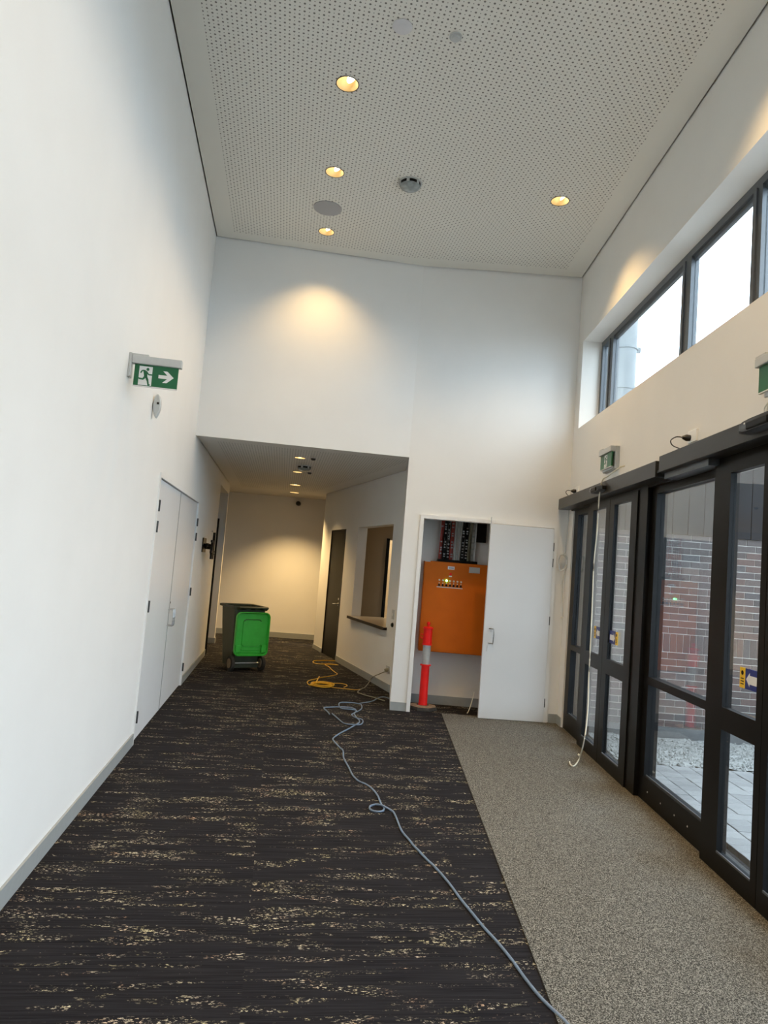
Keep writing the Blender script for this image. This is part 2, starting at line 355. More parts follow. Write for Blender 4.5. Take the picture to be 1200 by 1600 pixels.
# reception office behind the slanted wall
of = MB().prism([(-.72, 11.0), (.0, 11.0), (.0, 11.1), (-.76, 11.1)], 0, S).box(.0, 1.4, 11.0, 11.1, 0, .70).box(.0, 1.4, 11.0, 11.1, 1.93, S).box(1.4, 2.05, 11.0, 11.1, 0, S)
of.box(2.03, 2.13, 8.2, 13.3, 0, S).box(.40, 2.1, 8.12, 8.2, 0, S).box(-1.1, 2.1, 12.6, 12.7, 0, S).prism([(.38, 8.2), (2.05, 8.2), (2.05, 12.6), (-1.15, 12.6)], S-.02, S-.005)
tag(of.build('wall_office', plain('office_tan', (.50,.40,.27), .6, var=.03, scale=3)), kind='structure')
wo = empty('window_1', (0,0,0), 0, kind='structure')
MB().box(-.025, .028, 10.93, 11.0, .68, 1.95).build('window_frame', M['black'], wo)
MB().box(.11, 1.4, 10.96, 11.0, .66, .70).box(.11, 1.4, 10.96, 11.0, 1.91, 1.95).build('window_frame', M['black'], wo)
MB().box(.028, 1.4, 11.04, 11.05, .70, 1.93).build('pane', M['glasswin'], wo)
# right wall: clerestory and doors
WX = C.x; RD = .24
wr = MB().box(WX, WX+RD, 7.25, 7.55, 0, H+.14)
wr.box(WX, WX+RD, YR, 7.25, 4.065, H+.14).box(WX, WX+RD, YR, 7.25, 2.25, 3.117).box(WX, WX+RD, YR, -.9, 0, 2.25).box(WX, WX+RD, YR, -2.6, 3.117, 4.065)
tag(wr.build('wall_right', M['wall2']), kind='structure')
tag(MB().box(WX-.010, WX, 7.27, 7.437, 0, bz+.01).build('baseboard_right', M['base']), kind='structure')
tag(MB().box(-4, WX+RD, YR-.2, YR, 0, H+.14).build('wall_rear', M['wall']), kind='structure')
# clerestory window
w1 = empty('window_2', (WX+.20, 0, 0), 0, kind='structure')
ze, zt = 3.117, 4.065
MB().box(0, .06, -2.6, 7.25, ze, ze+.035).build('window_sill', M['winframe'], w1)
MB().box(0, .06, -2.6, 7.25, zt-.055, zt).build('head_frame', M['winframe'], w1)
MB().box(.02, .05, -2.6, 6.9, zt-.085, zt-.055).build('head_track', M['winframe'], w1)
edges = [(7.20, 7.25), (6.86, 6.99), (5.06, 5.20), (4.07, 4.17), (3.0, 3.12), (1.2, 1.32), (.2, .3), (-.8, -.7), (-2.6, -2.5)]
for i, (a, b) in enumerate(edges):
    MB().box(.0, .06, a, b, ze+.035, zt-.055).build('mullion', M['winframe'], w1)
    if b-a > .09: MB().box(-.012, 0, b-.05, b-.012, ze+.035, zt-.055).build('glazing_bead', M['winframe'], w1)
for (a, b), (c2, d2) in zip(edges[1:], edges[:-1]):
    MB().box(.025, .035, b, c2, ze+.03, zt-.05).build('pane', M['glasswin'], w1)
# automatic glass doors
def fixed(root, y0, y1, st0, st1, x0=1.93, x1=2.0, zt_=2.25):
    MB().box(x0, x1, y0, y0+st0, 0, zt_).build('stile', M['black'], root); MB().box(x0, x1, y1-st1, y1, 0, zt_).build('stile', M['black'], root)
    MB().box(x0, x1, y0+st0, y1-st1, 0, .172).build('bottom_rail', M['black'], root); MB().box(x0, x1, y0+st0, y1-st1, .81, .862).build('middle_rail', M['black'], root)
    MB().box(x0, x1, y0+st0, y1-st1, 2.185, zt_).build('top_rail', M['black'], root)
    MB().box(x0+.012, x0+.02, y0+st0, y1-st1, .172, .182).build('glazing_bead', M['winframe'], root)
    for a, b in ((.172, .81), (.862, 2.185)): MB().box(x0+.03, x0+.04, y0+st0, y1-st1, a, b).build('pane', M['glass'], root)
def leaf(root, y0, y1, a, b, sticker=None):
    x0, x1 = 1.885, 1.925
    lf = MB().box(x0, x1, y0, y0+a, .008, 2.235).box(x0, x1, y1-b, y1, .008, 2.235).box(x0, x1, y0+a, y1-b, .008, .112).box(x0, x1, y0+a, y1-b, .76, .88).box(x0, x1, y0+a, y1-b, 2.172, 2.235).build('door_leaf', M['black'], root)
    for p, q in ((.112, .76), (.88, 2.172)): MB().box(1.902, 1.910, y0+a, y1-b, p, q).build('pane', M['glass'], lf)
    MB().box(x0-.002, x0+.006, y0+a, y1-b, .112, .122).build('glazing_bead', M['winframe'], lf)
    if sticker:
        s, yy = sticker                 # s=+1: arrow points toward +y (away), sticker sits at leaf edge
        z = 1.065
        MB().box(1.8995, 1.9018, min(yy, yy+s*.145), max(yy, yy+s*.145), z-.05, z+.055).build('sticker', M['stickerblue'], lf)
        P = [(yy+s*.012, z-.022), (yy+s*.10, z-.022), (yy+s*.10, z-.036), (yy+s*.135, z), (yy+s*.10, z+.036), (yy+s*.10, z+.022), (yy+s*.012, z+.022)]
        MB().add([(1.8990, p, q) for p, q in P]+[(1.8994, p, q) for p, q in P], [tuple(range(7)), tuple(range(7, 14))]).build('sticker_arrow', M['signwhite'], lf)
        MB().box(1.8995, 1.9018, min(yy+s*.147, yy+s*.20), max(yy+s*.147, yy+s*.20), z-.05, z+.055).build('sticker_panel', M['stickeryellow'], lf)
        MB().lathe([(.012, 0), (.012, .0006)], 12, T(1.8993, yy+s*.174, z+.028) @ RY(-math.pi/2)).build('sticker_symbol', M['black'], lf)
        for k in range(3): MB().box(1.8989, 1.8994, min(yy+s*.158, yy+s*.19), max(yy+s*.158, yy+s*.19), z-.004-k*.014, z+.001-k*.014).build('sticker_line', M['black'], lf)
d5 = empty('door_5', (0,0,0), 0, label='black framed automatic glass doors nearest the white cupboard, under the shorter header', cat='door', kind='structure')
fixed(d5, 6.60, 7.27, .17, .155)
MB().box(2.0, 2.16, 7.235, 7.2495, 0, 2.25).build('jamb_lining', M['black'], d5)
leaf(d5, 5.96, 6.57, .10, .13, (1, 6.065)); leaf(d5, 5.30, 5.955, .135, .115, (-1, 5.835))
MB().box(1.895, 2.05, 5.12, 5.30, 0, 2.26).build('post', M['black'], d5)
MB().box(1.93, 2.0, 5.28, 5.45, 0, 2.25).build('stile', M['black'], d5)
d6 = empty('door_6', (0,0,0), 0, label='black framed automatic glass doors nearest the camera with wide side pane', cat='door', kind='structure')
fixed(d6, 3.98, 5.12, .14, .09)
leaf(d6, 3.455, 4.045, .055, .19, (1, 3.505)); leaf(d6, 2.86, 3.450, .19, .055, (-1, 3.40))
fixed(d6, 1.75, 2.93, .09, .12)
for k in range(4):
    yy = (4.95, 4.72, 4.50, 4.31)[k]; MB().lathe([(.006, 0), (.004, .003)], 10, T(1.93, yy, .085) @ RY(-math.pi/2)).build('screw', M['screw'], d6)
d7 = empty('unseen_glazing', (0,0,0), 0, kind='structure')  # unseen glazing, extended behind the camera to let in more light
MB().box(1.895, 2.05, 1.57, 1.75, 0, 2.26).build('post', M['black'], d7)
fixed(d7, .3, 1.57, .09, .09); fixed(d7, -.9, .3, .09, .09)
tag(MB().box(1.925, 2.10, -.9, 7.27, -.03, .006).build('door_threshold', M['header']), 'dark metal threshold track under the automatic glass doors', 'threshold')
# door operator headers
h1 = tag(MB().bbox(1.79, 1.912, 4.725, 7.405, 2.255, 2.368, .003).build('door_header', M['header']), 'shorter dark metal operator header over the glass doors beside the cupboard', 'header')
h2 = empty('door_header', (0,0,0), 0, label='longer dark metal operator header over the glass doors nearest the camera', cat='header')
MB().bbox(1.79, 1.912, .9, 4.665, 2.278, 2.388, .003).build('cover', M['header'], h2)
MB().box(1.83, 1.925, 4.02, 4.66, 2.235, 2.276).build('closing_strip', M['winframe'], h2)
MB().box(1.915, 2.1, -.9, 7.27, 2.236, 2.25).build('head_beam', M['black'], d6)
MB().box(1.896, 1.9135, -.9, 4.72, 2.236, 2.2775).box(1.896, 1.9135, 4.72, 7.27, 2.236, 2.2545).build('head_trim', M['black'], d6)
MB().box(1.80, 1.9, 4.668, 4.722, 2.28, 2.30).build('end_cap', M['black'], h2)
def sensor(y0, y1, z0, z1, lab):
    r = empty('motion_sensor', (1.789, (y0+y1)/2, (z0+z1)/2), 0, label=lab, cat='sensor')
    L = (y1-y0)/2; hh = (z1-z0)/2; pts = []
    for k in range(16):
        a = 2*math.pi*k/16; pts.append((max(-L, min(L, 1.15*L*math.cos(a))), max(-hh, min(hh, 1.2*hh*math.sin(a)))))
    b = MB(); n = 16; v = []
    for d, s in ((0, 1), (-.035, 1), (-.058, .82)): v += [(d, p*s, q*s) for p, q in pts]
    f = [tuple(range(n)), tuple(range(2*n, 3*n))]+[(k*n+i, k*n+(i+1)%n, (k+1)*n+(i+1)%n, (k+1)*n+i) for k in range(2) for i in range(n)]
    b.add(v, f).build('housing', M['blackplastic'], r, True)
    MB().bbox(-.068, -.04, -L*.45, L*.45, -hh*.7, hh*.35, .006).build('lens', M['black'], r)
    MB().lathe([(.006, 0), (.004, .003)], 10, T(-.06, L*.55, hh*.3) @ RY(-math.pi/2)).build('indicator', M['whiteplastic'], r)
sensor(5.78, 6.10, 2.275, 2.335, 'black motion sensor on the shorter header beside the hanging white cable')
sensor(3.08, 3.52, 2.300, 2.372, 'black motion sensor on the longer header at the right edge of the photo')

# ------------------------------------------------------------------ left double door
def hinge(root, M4, mat=None): MB(M4).lathe([(.0085, -.045), (.0085, .045)], 8).build('hinge', mat or M['hinge'], root)
def pull(root, x, y, z, mat, out, L=.16, d=.045):
    p = [Vector((x, y, z-L/2)), Vector((x, y, z-L/2))+out*d*.7, Vector((x, y, z-L/2+.012))+out*d, Vector((x, y, z+L/2-.012))+out*d, Vector((x, y, z+L/2))+out*d*.7, Vector((x, y, z+L/2))]
    return MB().tube(p, .0065, 8, 4).build('handle', M['steel'], root, True)
dl = empty('door_1', A, AL, label='white double doors flush in the long left wall', cat='door', kind='structure')
MB().box(-.10, .012, t0, t0+.022, 0, 2.09).build('frame_jamb', M['trimwhite'], dl); MB().box(-.10, .012, t1-.03, t1, 0, 2.09).build('frame_jamb', M['trimwhite'], dl)
MB().box(-.10, .012, t0+.022, t1-.03, 2.052, 2.09).build('frame_head', M['trimwhite'], dl)
for (a, b, hs) in ((t0+.027, -.564, 0), (-.554, t1-.035, 1)):
    lf = MB().bbox(-.045, -.006, a, b, .008, 2.046, .0015).build('door_leaf', M['door'], dl)
    hy = a if hs == 0 else b
    for z in (1.83, 1.665, 1.045, .205): hinge(lf, T(.016, hy, z))
    yy = -.60 if hs == 0 else -.515
    pull(lf, -.006, yy, .865, None, Vector((1, 0, 0)), .15, .05)
MB().box(-.11, -.052, t0-.02, t1+.02, 0, 2.11).build('gap_light_block', M['void'], dl)  # dark sheet added behind the leaves to block daylight and darken the gaps
MB().box(-.008, -.0035, -.572, -.546, .008, 2.046).build('gap_line', M['base'], dl)  # grey strip added to draw the dark gap between the two leaves
MB().lathe([(.010, 0), (.010, .006)], 12, T(-.007, -.535, 1.0) @ RY(math.pi/2)).build('keyhole', M['hinge'], dl)
# ------------------------------------------------------------------ cupboard doors (one leaf gone from the opening, one ajar)
dc = empty('door_2', B, BA, label='white cupboard door frame with one leaf open on an orange switchboard', cat='door', kind='structure')
MB().box(.172, .212, -.020, .115, 0, 2.05).build('frame_jamb', M['trimwhite'], dc); MB().box(1.612, 1.652, -.020, .115, 0, 2.05).build('frame_jamb', M['trimwhite'], dc)
MB().box(.172, 1.652, -.020, .115, 2.05, 2.09).build('frame_head', M['trimwhite'], dc)
for z in (1.85, 1.68, 1.065, .208): MB().box(.2125, .2145, .02, .05, z-.05, z+.05).build('hinge_plate', M['steel'], dc)
ajar = math.radians(-4.2)
Mj = T(1.608, 0, 0) @ RZ(-ajar)
lf = MB(Mj).bbox(-.690, -.001, -.036, 0, .010, 2.044, .0015).build('door_leaf', M['door'], dc)
for z in (1.85, 1.68, 1.065, .208): hinge(lf, T(1.612, -.024, z))
p0 = Mj @ Vector((-.635, -.036, 0)); pull(lf, p0.x, p0.y, .865, None, Vector((.9, -.6, 0)), .15, .05)
MB(Mj).box(-.648, -.642, -.0375, -.036, .70, .76).build('lock_plate', M['steel'], lf)
MB(Mj).box(-.688, -.682, -.03, -.005, 2.045, 2.115).build('bolt', M['steel'], lf)
# ------------------------------------------------------------------ charcoal doors
d3 = empty('door_3', W0, WA, label='charcoal flush door in the slanted corridor wall', cat='door', kind='structure')
MB().box(-.004, .10, 2.48, 2.53, 0, 2.04).build('frame_jamb', M['black'], d3); MB().box(-.004, .10, 3.33, 3.35, 0, 2.04).build('frame_jamb', M['darkdoor'], d3)
MB().box(-.004, .10, 2.48, 3.35, 2.02, 2.04).build('frame_head', M['darkdoor'], d3)
lf = MB().box(.008, .045, 2.535, 3.328, .008, 2.018).build('door_leaf', M['darkdoor'], d3)
for z in (1.83, 1.62, 1.0, .2): hinge(lf, T(.0, 3.335, z))
MB().lathe([(.025, 0), (.025, .006)], 14, T(.008, 2.62, .86) @ RY(-math.pi/2)).build('rose', M['steel'], lf)
MB().tube([(.005, 2.62, .86), (-.045, 2.62, .86), (-.05, 2.64, .86), (-.05, 2.73, .855)], .009, 8).build('lever', M['steel'], lf)
MB().lathe([(.018, 0), (.018, .005)], 14, T(.008, 2.62, .94) @ RY(-math.pi/2)).build('lock', M['steel'], lf)
d4 = empty('door_4', A, AL, label='dark door leaf standing open inside the left wall opening', cat='door', kind='structure')
MB().box(-.95, .026, 3.228, 3.268, .01, 2.02).build('door_leaf', M['black'], d4)
# ------------------------------------------------------------------ reception ledge and things on the corridor wall
MWo = lambda name, **k: empty(name, W0, WA, **k)
lg = MWo('counter_ledge', label='narrow dark edged reception ledge under the opening in the corridor wall', cat='ledge')
MB().bbox(-.05, .50, .27, 1.88, .742, .748, .001).build('top', M['ledgetop'], lg)
MB().box(-.055, -.05, .27, 1.88, .712, .749).box(-.05, .14, .27, .32, .712, .742).box(-.05, .0, .27, 1.88, .712, .741).box(-.05, .14, 1.83, 1.88, .712, .742).build('edge', M['ledge'], lg)
tr = MWo('document_tray', label='small dark grey tray on the reception ledge beside the office window frame', cat='tray')
MB().bbox(.28, .46, .55, .85, .749, .757, .002).box(.28, .285, .55, .85, .755, .785).box(.455, .46, .55, .85, .755, .785).box(.28, .46, .55, .555, .755, .785).build('tray', M['winframe'], tr)
MB().box(.30, .44, .58, .82, .758, .764).build('paper', M['signwhite'], tr)
sw = MWo('light_switch', label='small grey switch plate by the near end of the slanted corridor wall', cat='switch')
MB().bbox(-.008, 0, .045, .115, .87, .985, .002).build('plate', M['greyplastic'], sw); MB().box(-.011, -.008, .07, .09, .91, .94).build('rocker', M['whiteplastic'], sw)
kn = MWo('door_buzzer', label='small black round button below the grey switch plate in the corridor', cat='button')
MB(T(0, .07, .80) @ RY(-math.pi/2)).lathe([(.028, 0), (.028, .01), (.018, .022)], 16).build('button', M['black'], kn, True)
ol = MWo('power_outlet', label='double power outlet low on the slanted corridor wall with a plug in it', cat='outlet')
MB().bbox(-.010, 0, .05, .165, .225, .30, .002).build('plate', M['greyplastic'], ol)
MB(T(-.010, .085, .255) @ RY(-math.pi/2)).lathe([(.022, 0), (.022, .02), (.012, .045)], 12).build('plug', M['greycord'], ol, True)
# TV bracket and wires on the left wall
tv = empty('wall_bracket', A + 1.72*Ly, AL, label='black folding screen bracket with loose wires on the left corridor wall', cat='bracket')
MB().box(0, .012, -.18, .18, 1.50, 1.68).build('wall_plate', M['black'], tv)
for yy in (-.10, .06): MB().box(.10, .13, yy-.018, yy+.018, 1.42, 1.76 if yy > 0 else 1.66).build('arm', M['black'], tv)
MB().box(.10, .12, -.16, .12, 1.50, 1.53).box(.10, .12, -.16, .12, 1.63, 1.66).build('cross_bar', M['black'], tv)
MB().tube([(.012, -.12, 1.59), (.06, -.17, 1.59), (.11, -.05, 1.59)], .018, 8).build('hinge_arm', M['black'], tv)
MB().tube([(.012, .12, 1.56), (.06, .17, 1.56), (.11, .05, 1.56)], .018, 8).build('hinge_arm', M['black'], tv)
for k in range(4):
    MB().tube([(.0, .16+.02*k, 1.62), (.06+.02*k, .26, 1.60-.03*k), (.05, .36+.04*k, 1.50-.02*k), (.08, .28, 1.42+.02*k), (.11, .08, 1.45)], .004, 6, 5).build('wire', M['black'], tv)
hk = empty('wall_hook', A-2.32*Ly, AL, label='white teardrop wall bracket just below the left exit sign', cat='bracket')
P = []
for k in range(24):
    a = 2*math.pi*k/24; P.append((.030+.027*math.sin(a)*(1-.45*max(0, -math.cos(a))**2), 2.495+.085*math.cos(a)))
MB().add([(p, -.014, q) for p, q in P]+[(.03+(p-.03)*.8, -.022, 2.495+(q-2.495)*.92) for p, q in P]+[(p, .014, q) for p, q in P], [tuple(range(24, 48)), tuple(range(48, 72))]+[(i, (i+1)%24, (i+1)%24+24, i+24) for i in range(24)]+[(i, (i+1)%24, (i+1)%24+48, i+48) for i in range(24)]).build('body', M['greyplastic'], hk, True)
MB().box(.030, .046, -.026, -.021, 2.505, 2.52).build('clip', M['hinge'], hk)
sn = empty('wall_sensor', A+2.55*Ly, AL, label='tiny grey stud on the wall above the black screen bracket', cat='sensor')
MB(T(0, 0, 1.80) @ RY(math.pi/2)).lathe([(.012, 0), (.012, .012), (.006, .02)], 12).build('stud', M['greyplastic'], sn, True)

# ------------------------------------------------------------------ exit signs
def exit_sign(root, M4, W=.252, Hh=.128, arrow=True, dim=1.0, faces=(1,)):
    """local frame: x along the sign, y toward the viewer (negative = front), z up; housing on top"""
    MB(M4).bbox(-W/2-.018, W/2+.018, -.022, .022, .0, .048, .004).build('housing', M['greyplastic'], root)
    MB(M4).box(-W/2-.018, -W/2+.075, -.018, .018, .048, .058).build('housing_cap', M['greyplastic'], root)
    MB(M4).box(-W/2, W/2, -.006, .006, -Hh, 0).build('blade', M['green'], root)
    MB(M4).box(-W/2-.002, W/2+.002, -.007, .007, -Hh-.006, -Hh).build('edge_strip', M['whiteplastic'], root)
    y = -.0072
    def poly(pts, mat, name, yy): MB(M4).add([(p, yy, q) for p, q in pts], [tuple(range(len(pts)))]).build(name, mat, root)
    def strip(a, b, wd): 
        a = Vector(a); b = Vector(b); d = (b-a).normalized(); n = Vector((-d.y, d.x))*wd/2; return [tuple(a+n), tuple(b+n), tuple(b-n), tuple(a-n)]
    k = Hh/.128; ox = -W/2
    ox += 0 if arrow else (W/2-.071*k)
    kx = k*min(1, W/.272)
    px = lambda x, z: (ox+x*kx, -Hh+z*k)
    poly([px(.030, .004), px(.112, .004), px(.112, .118), px(.030, .118)], M['signwhite'], 'doorway', y)
    g = MB(M4); yy = y-.0006
    def gp(pts): g.add([(p, yy, q) for p, q in pts], [tuple(range(len(pts)))])
    gp([px(.083+.0095*math.cos(a*math.pi/6), .101+.0095*math.sin(a*math.pi/6)) for a in range(12)])
    for a, b, wd in (((.066,.090),(.074,.058),.019), ((.070,.092),(.050,.092),.008), ((.050,.092),(.040,.076),.008), ((.074,.088),(.090,.070),.009), ((.090,.070),(.112,.070),.008),
                     ((.072,.060),(.060,.042),.012), ((.062,.040),(.034,.042),.010), ((.034,.044),(.022,.044),.009), ((.074,.060),(.088,.034),.013), ((.087,.036),(.094,.008),.010), ((.090,.006),(.104,.010),.008)):
        gp(strip(px(*a), px(*b), wd*k))
    g.build('running_figure', M['green'], root)
    if arrow:
        poly([px(.152, .055), px(.207, .055), px(.178, .030), px(.205, .030), px(.247, .0655), px(.205, .101), px(.178, .101), px(.207, .076), px(.152, .076)], M['signwhite'], 'arrow', y)
e1 = empty('exit_sign', (0,0,0), 0, label='green exit sign with running figure and arrow, standing out from the left wall', cat='exit sign')
Ms = ML @ T(.160, -3.12, 2.575)
exit_sign(e1, Ms)
MB(ML @ T(0, -3.12, 2.55)).bbox(0, .016, -.03, .03, -.06, .085, .003).build('wall_mount', M['greyplastic'], e1)
# faces on the right wall: viewer looks along +x, so sign x axis runs toward -y
def Mr(y, z, x=1.855): return T(x, y, z) @ RZ(-math.pi/2)
e2 = empty('exit_sign', (0,0,0), 0, label='small grey and green exit sign flat on the right wall above the shorter header', cat='exit sign')
exit_sign(e2, Mr(6.03, 2.635), .30, .125, arrow=False)
MB(Mr(6.03, 2.635)).bbox(-.165, .165, .022, .058, -.15, .05, .003).build('back_box', M['greyplastic'], e2)
MB(Mr(6.03, 2.635)).box(-.14, .14, .01, .022, -.145, -.131).build('lower_trim', M['greyplastic'], e2)
e3 = empty('exit_sign', (0,0,0), 0, label='green exit sign on the right wall cut by the right edge of the photo', cat='exit sign')
exit_sign(e3, Mr(3.35, 2.665, 1.84), .30, .135, arrow=False)
MB(Mr(3.35, 2.665, 1.84)).bbox(-.15, .15, .022, .073, -.155, .05, .003).build('back_box', M['whiteplastic'], e3)
wr_ = empty('loose_wires', (1.90, 3.50, 2.43), 0, label='tangle of thin loose wires between the cut off exit sign and the longer header', cat='wires')
for k in range(6):
    a = random.Random(k); MB().tube([(0, .05*a.random(), -.03), (-.02*a.random(), -.03+.08*a.random(), .03), (-.01, -.04*a.random(), .06+.02*a.random()), (0, .06*a.random()-.03, .11)], .0022, 6, 5).build('wire', (M['cream'], M['cream'], M['steel'], M['black'], M['redcable'], M['cream'])[k], wr_)
# ------------------------------------------------------------------ outlets with plugs above the headers
def outlet(y, z, lab, s=1):
    r = empty('power_outlet', (WX, y, z), 0, label=lab, cat='outlet')
    MB().bbox(-.016, 0, -.062, .062, -.040, .040, .003).build('plate', plain('outlet_white', (.88,.87,.84), .35, var=.01), r)
    MB(T(-.010, .025, -.008) @ RY(-math.pi/2)).lathe([(.020, 0), (.022, .03), (.010, .055)], 12).build('plug', M['blackplastic'], r, True)
    MB().tube([(-.06, .025, -.008), (-.09, .06, 0.0), (-.085, .16, -.005), (-.06, .19, -.03), (-.04, .13, -.06), (-.03, .05, -.09)], .004, 6, 5).build('cord', M['blackplastic'], r, True)
outlet(4.42, 2.49, 'white power outlet with black plug and looped cord above the longer header')
outlet(7.12, 2.44, 'white power outlet with black plug above the end of the shorter header by the corner')
# hanging white cable and wall coil
hc = empty('hanging_cable', (0,0,0), 0, label='cream cable hanging from the shorter header down to the entrance mat', cat='cable')
def px_plane(px, py, x):
    d = CF + CR*((px-600)/F_PX) - CU*((py-800)/F_PX); t = x/d.x; return Vector((0,0,CAMZ))+t*d
pp = [(976,728,1.905),(967,731,1.86),(950,744,1.80),(941,751,1.775),(936,780,1.76),(933,830,1.76),(928,880,1.76),(926,930,1.76),(924,980,1.755),(922,1020,1.75),(920,1060,1.75),(919,1100,1.74),(916,1135,1.72),(912,1160,1.70)]
pts = [px_plane(a, b, c) for a, b, c in pp]+[at(906, 1183, .03), at(900, 1194, .013), at(895, 1197, .013), at(891, 1194, .013), at(890, 1190, .013)]
MB().tube(pts, .0055, 8, 4).build('cable', M['cream'], hc, True)
MB().tube([at(906, 1181, .03), at(904, 1179, .03)], .009, 8).build('connector', M['cream'], hc)
cl = empty('cable_coil', (0,0,0), 0, label='small coil of white cable hanging in the corner beside the glass doors', cat='cable')
cy = Vector((1.865, 7.385, 1.69))
pts = [Vector((1.895, 7.36, 2.25)), Vector((1.89, 7.37, 2.0)), Vector((1.885, 7.38, 1.80))]
for k in range(40):
    a = k/12*2*math.pi; pts.append(cy+Vector((.045*math.sin(a)+.01*math.sin(k), -.012*math.sin(k*.7), .085*math.cos(a))))
pts.append(Vector((1.87, 7.38, 1.5))); pts.append(Vector((1.885, 7.33, 1.12)))
MB().tube(pts, .006, 6, 2).build('cable', M['greyplastic'], cl, True)
MB().tube([Vector((1.885, 7.33, 1.12)), Vector((1.86, 7.29, 1.115))], .006, 6).build('cable_end', M['cream'], cl)

# ------------------------------------------------------------------ switchboard and cables in the cupboard
YB = 7.80
sb = empty('switchboard', (0,0,0), 0, label='orange wall switchboard with a row of indicators inside the cupboard', cat='switchboard')
MB().bbox(.428, 1.32, YB, YB+.22, .60, 1.605, .006).build('cabinet', M['orange'], sb)
MB().box(.445, 1.30, YB-.004, YB, .62, 1.425).build('door_panel', M['orange'], sb)
MB().box(.43, .49, YB-.002, YB, 1.595, 1.606).build('nameplate', M['signwhite'], sb)
MB().box(.690, .765, YB-.003, YB, 1.525, 1.560).build('label_plate', M['signwhite'], sb)
MB().box(.70, .755, YB-.0036, YB-.003, 1.538, 1.545).build('label_text', M['stickerblue'], sb)
MB().box(.93, 1.05, YB-.003, YB, 1.505, 1.57).build('label_plate', M['greyplastic'], sb)
MB().lathe([(.014, 0), (.014, .012)], 14, T(.725, YB-.001, 1.475) @ RX(math.pi/2)).build('push_button', M['red'], sb)
MB().box(.708, .742, YB-.004, YB, 1.443, 1.455).build('label_plate', M['signwhite'], sb)
for k in range(7):
    x = .605+.0405*k
    bz_ = MB().lathe([(.011, 0), (.011, .006), (.008, .014)], 14, T(x, YB-.002, 1.40-.0012*k) @ RX(math.pi/2)).build('indicator', M['led'] if k == 2 else M['cream'], sb, True)
    MB().lathe([(.006, 0), (.006, .012)], 10, T(x, YB-.004, 1.368) @ RX(math.pi/2)).build('indicator', M['cream'], sb)
    MB().lathe([(.013, 0), (.012, .014)], 12, T(x, YB-.003, 1.345) @ RX(math.pi/2)).build('rotary_switch', M['black'], sb)
MB().box(.58, .87, YB-.0055, YB, 1.318, 1.326).build('label_strip', M['signwhite'], sb)
MB().bbox(.575, 1.02, YB+.03, YB+.2, 1.605, 1.635, .003).build('gland_plate', M['black'], sb)
cols = ['redcable', 'black', 'black', 'redcable', 'reflect', 'reflect', 'black', 'black', 'greycord']
cn = ['dark red', 'leftmost black', 'second black', 'second dark red', 'thin grey', 'second thin grey', 'third black', 'rightmost black', 'olive']
for k, cc_ in enumerate(cols):
    r = empty('cable_bundle', (0,0,0), 0, label='%s run of cables rising from the orange switchboard' % cn[k], cat='cables')
    rr = random.Random(k)
    x0 = .60+.041*k; n = 3 if cc_ != 'reflect' else 1
    for q in range(n):
        dx = (q-(n-1)/2)*.014
        MB().tube([(x0+dx, YB+.08+.02*q, 1.62), (x0+dx+.004+rr.uniform(-.004,.004), YB+.09+.02*q, 1.85), (x0+.01+dx+rr.uniform(-.006,.006), YB+.10, 2.10), (x0+.012+dx, YB+.11, 2.62)], .0085 if n > 1 else .007, 8, 4).build('cable', M[cc_], r, True)
    if cc_ in ('redcable', 'black'):
        tg = MB()
        for z in range(12):
            if rr.random() < .75: zz = 1.66+z*.034+rr.uniform(-.006, .006); tg.box(x0-.008, x0+.012, YB+.066, YB+.072, zz, zz+.014)
        tg.build('cable_tags', M['speaker'], r)['kind'] = 'stuff'
ct = empty('cable_tray', (0,0,0), 0, label='dark cable tray and ducting at the top right inside the cupboard', cat='cable tray')
MB().box(1.0, 1.11, YB+.10, YB+.22, 1.86, 2.62).build('duct', M['black'], ct)
MB().box(.985, .997, YB+.09, YB+.20, 1.64, 2.62).build('ladder_rail', M['greyplastic'], ct)
for k in range(10): MB().box(.955, .985, YB+.12, YB+.13, 1.70+k*.07, 1.715+k*.07).build('rung', M['greyplastic'], ct)
lc = empty('loose_cable', (0,0,0), 0, label='short white cable tail on the floor behind the open cupboard leaf', cat='cable')
MB().tube([(1.06, 7.66, .22), (1.03, 7.62, .10), (1.0, 7.58, .025), (.985, 7.555, .012)], .005, 6, 5).build('cable', M['cream'], lc, True)

# ------------------------------------------------------------------ T-top bollard
bo = empty('bollard', (.512, 7.665, 0), 0, label='red traffic bollard with grey reflective band on a dusty rubber base in the cupboard', cat='bollard')
MB(RZ(math.pi/8)).lathe([(.165, 0), (.165, .012), (.15, .034), (.07, .042)], 8).build('base', M['rubber'], bo)
MB(RZ(math.pi/8)).lathe([(.150, .0345), (.072, .0425)], 8, cap=False).build('base_dust', M['rubberdust'], bo)
MB().lathe([(.052, .03), (.047, .06), (.044, .46)], 24).build('lower_post', M['red'], bo, True)
MB().lathe([(.060, .462), (.060, .474), (.048, .478)], 24).build('collar', M['red'], bo, True)
MB().lathe([(.045, .478), (.043, .685)], 24).build('reflective_band', M['reflect'], bo, True)
MB().lathe([(.056, .685), (.056, .696), (.050, .70), (.048, .86)], 24).build('upper_post', M['red'], bo, True)
MB().lathe([(.058, .86), (.058, .872), (.040, .882), (.016, .884)], 24).build('top_cap', M['red'], bo, True)
MB().lathe([(.014, .88), (.012, .895), (.021, .908), (.021, .925), (.010, .936)], 16).build('knob', M['red'], bo, True)
MB().tube([(-.045, 0, .79), (-.075, 0, .80), (-.075, 0, .76), (-.045, 0, .75)], .007, 8).build('strap_lug', M['red'], bo)

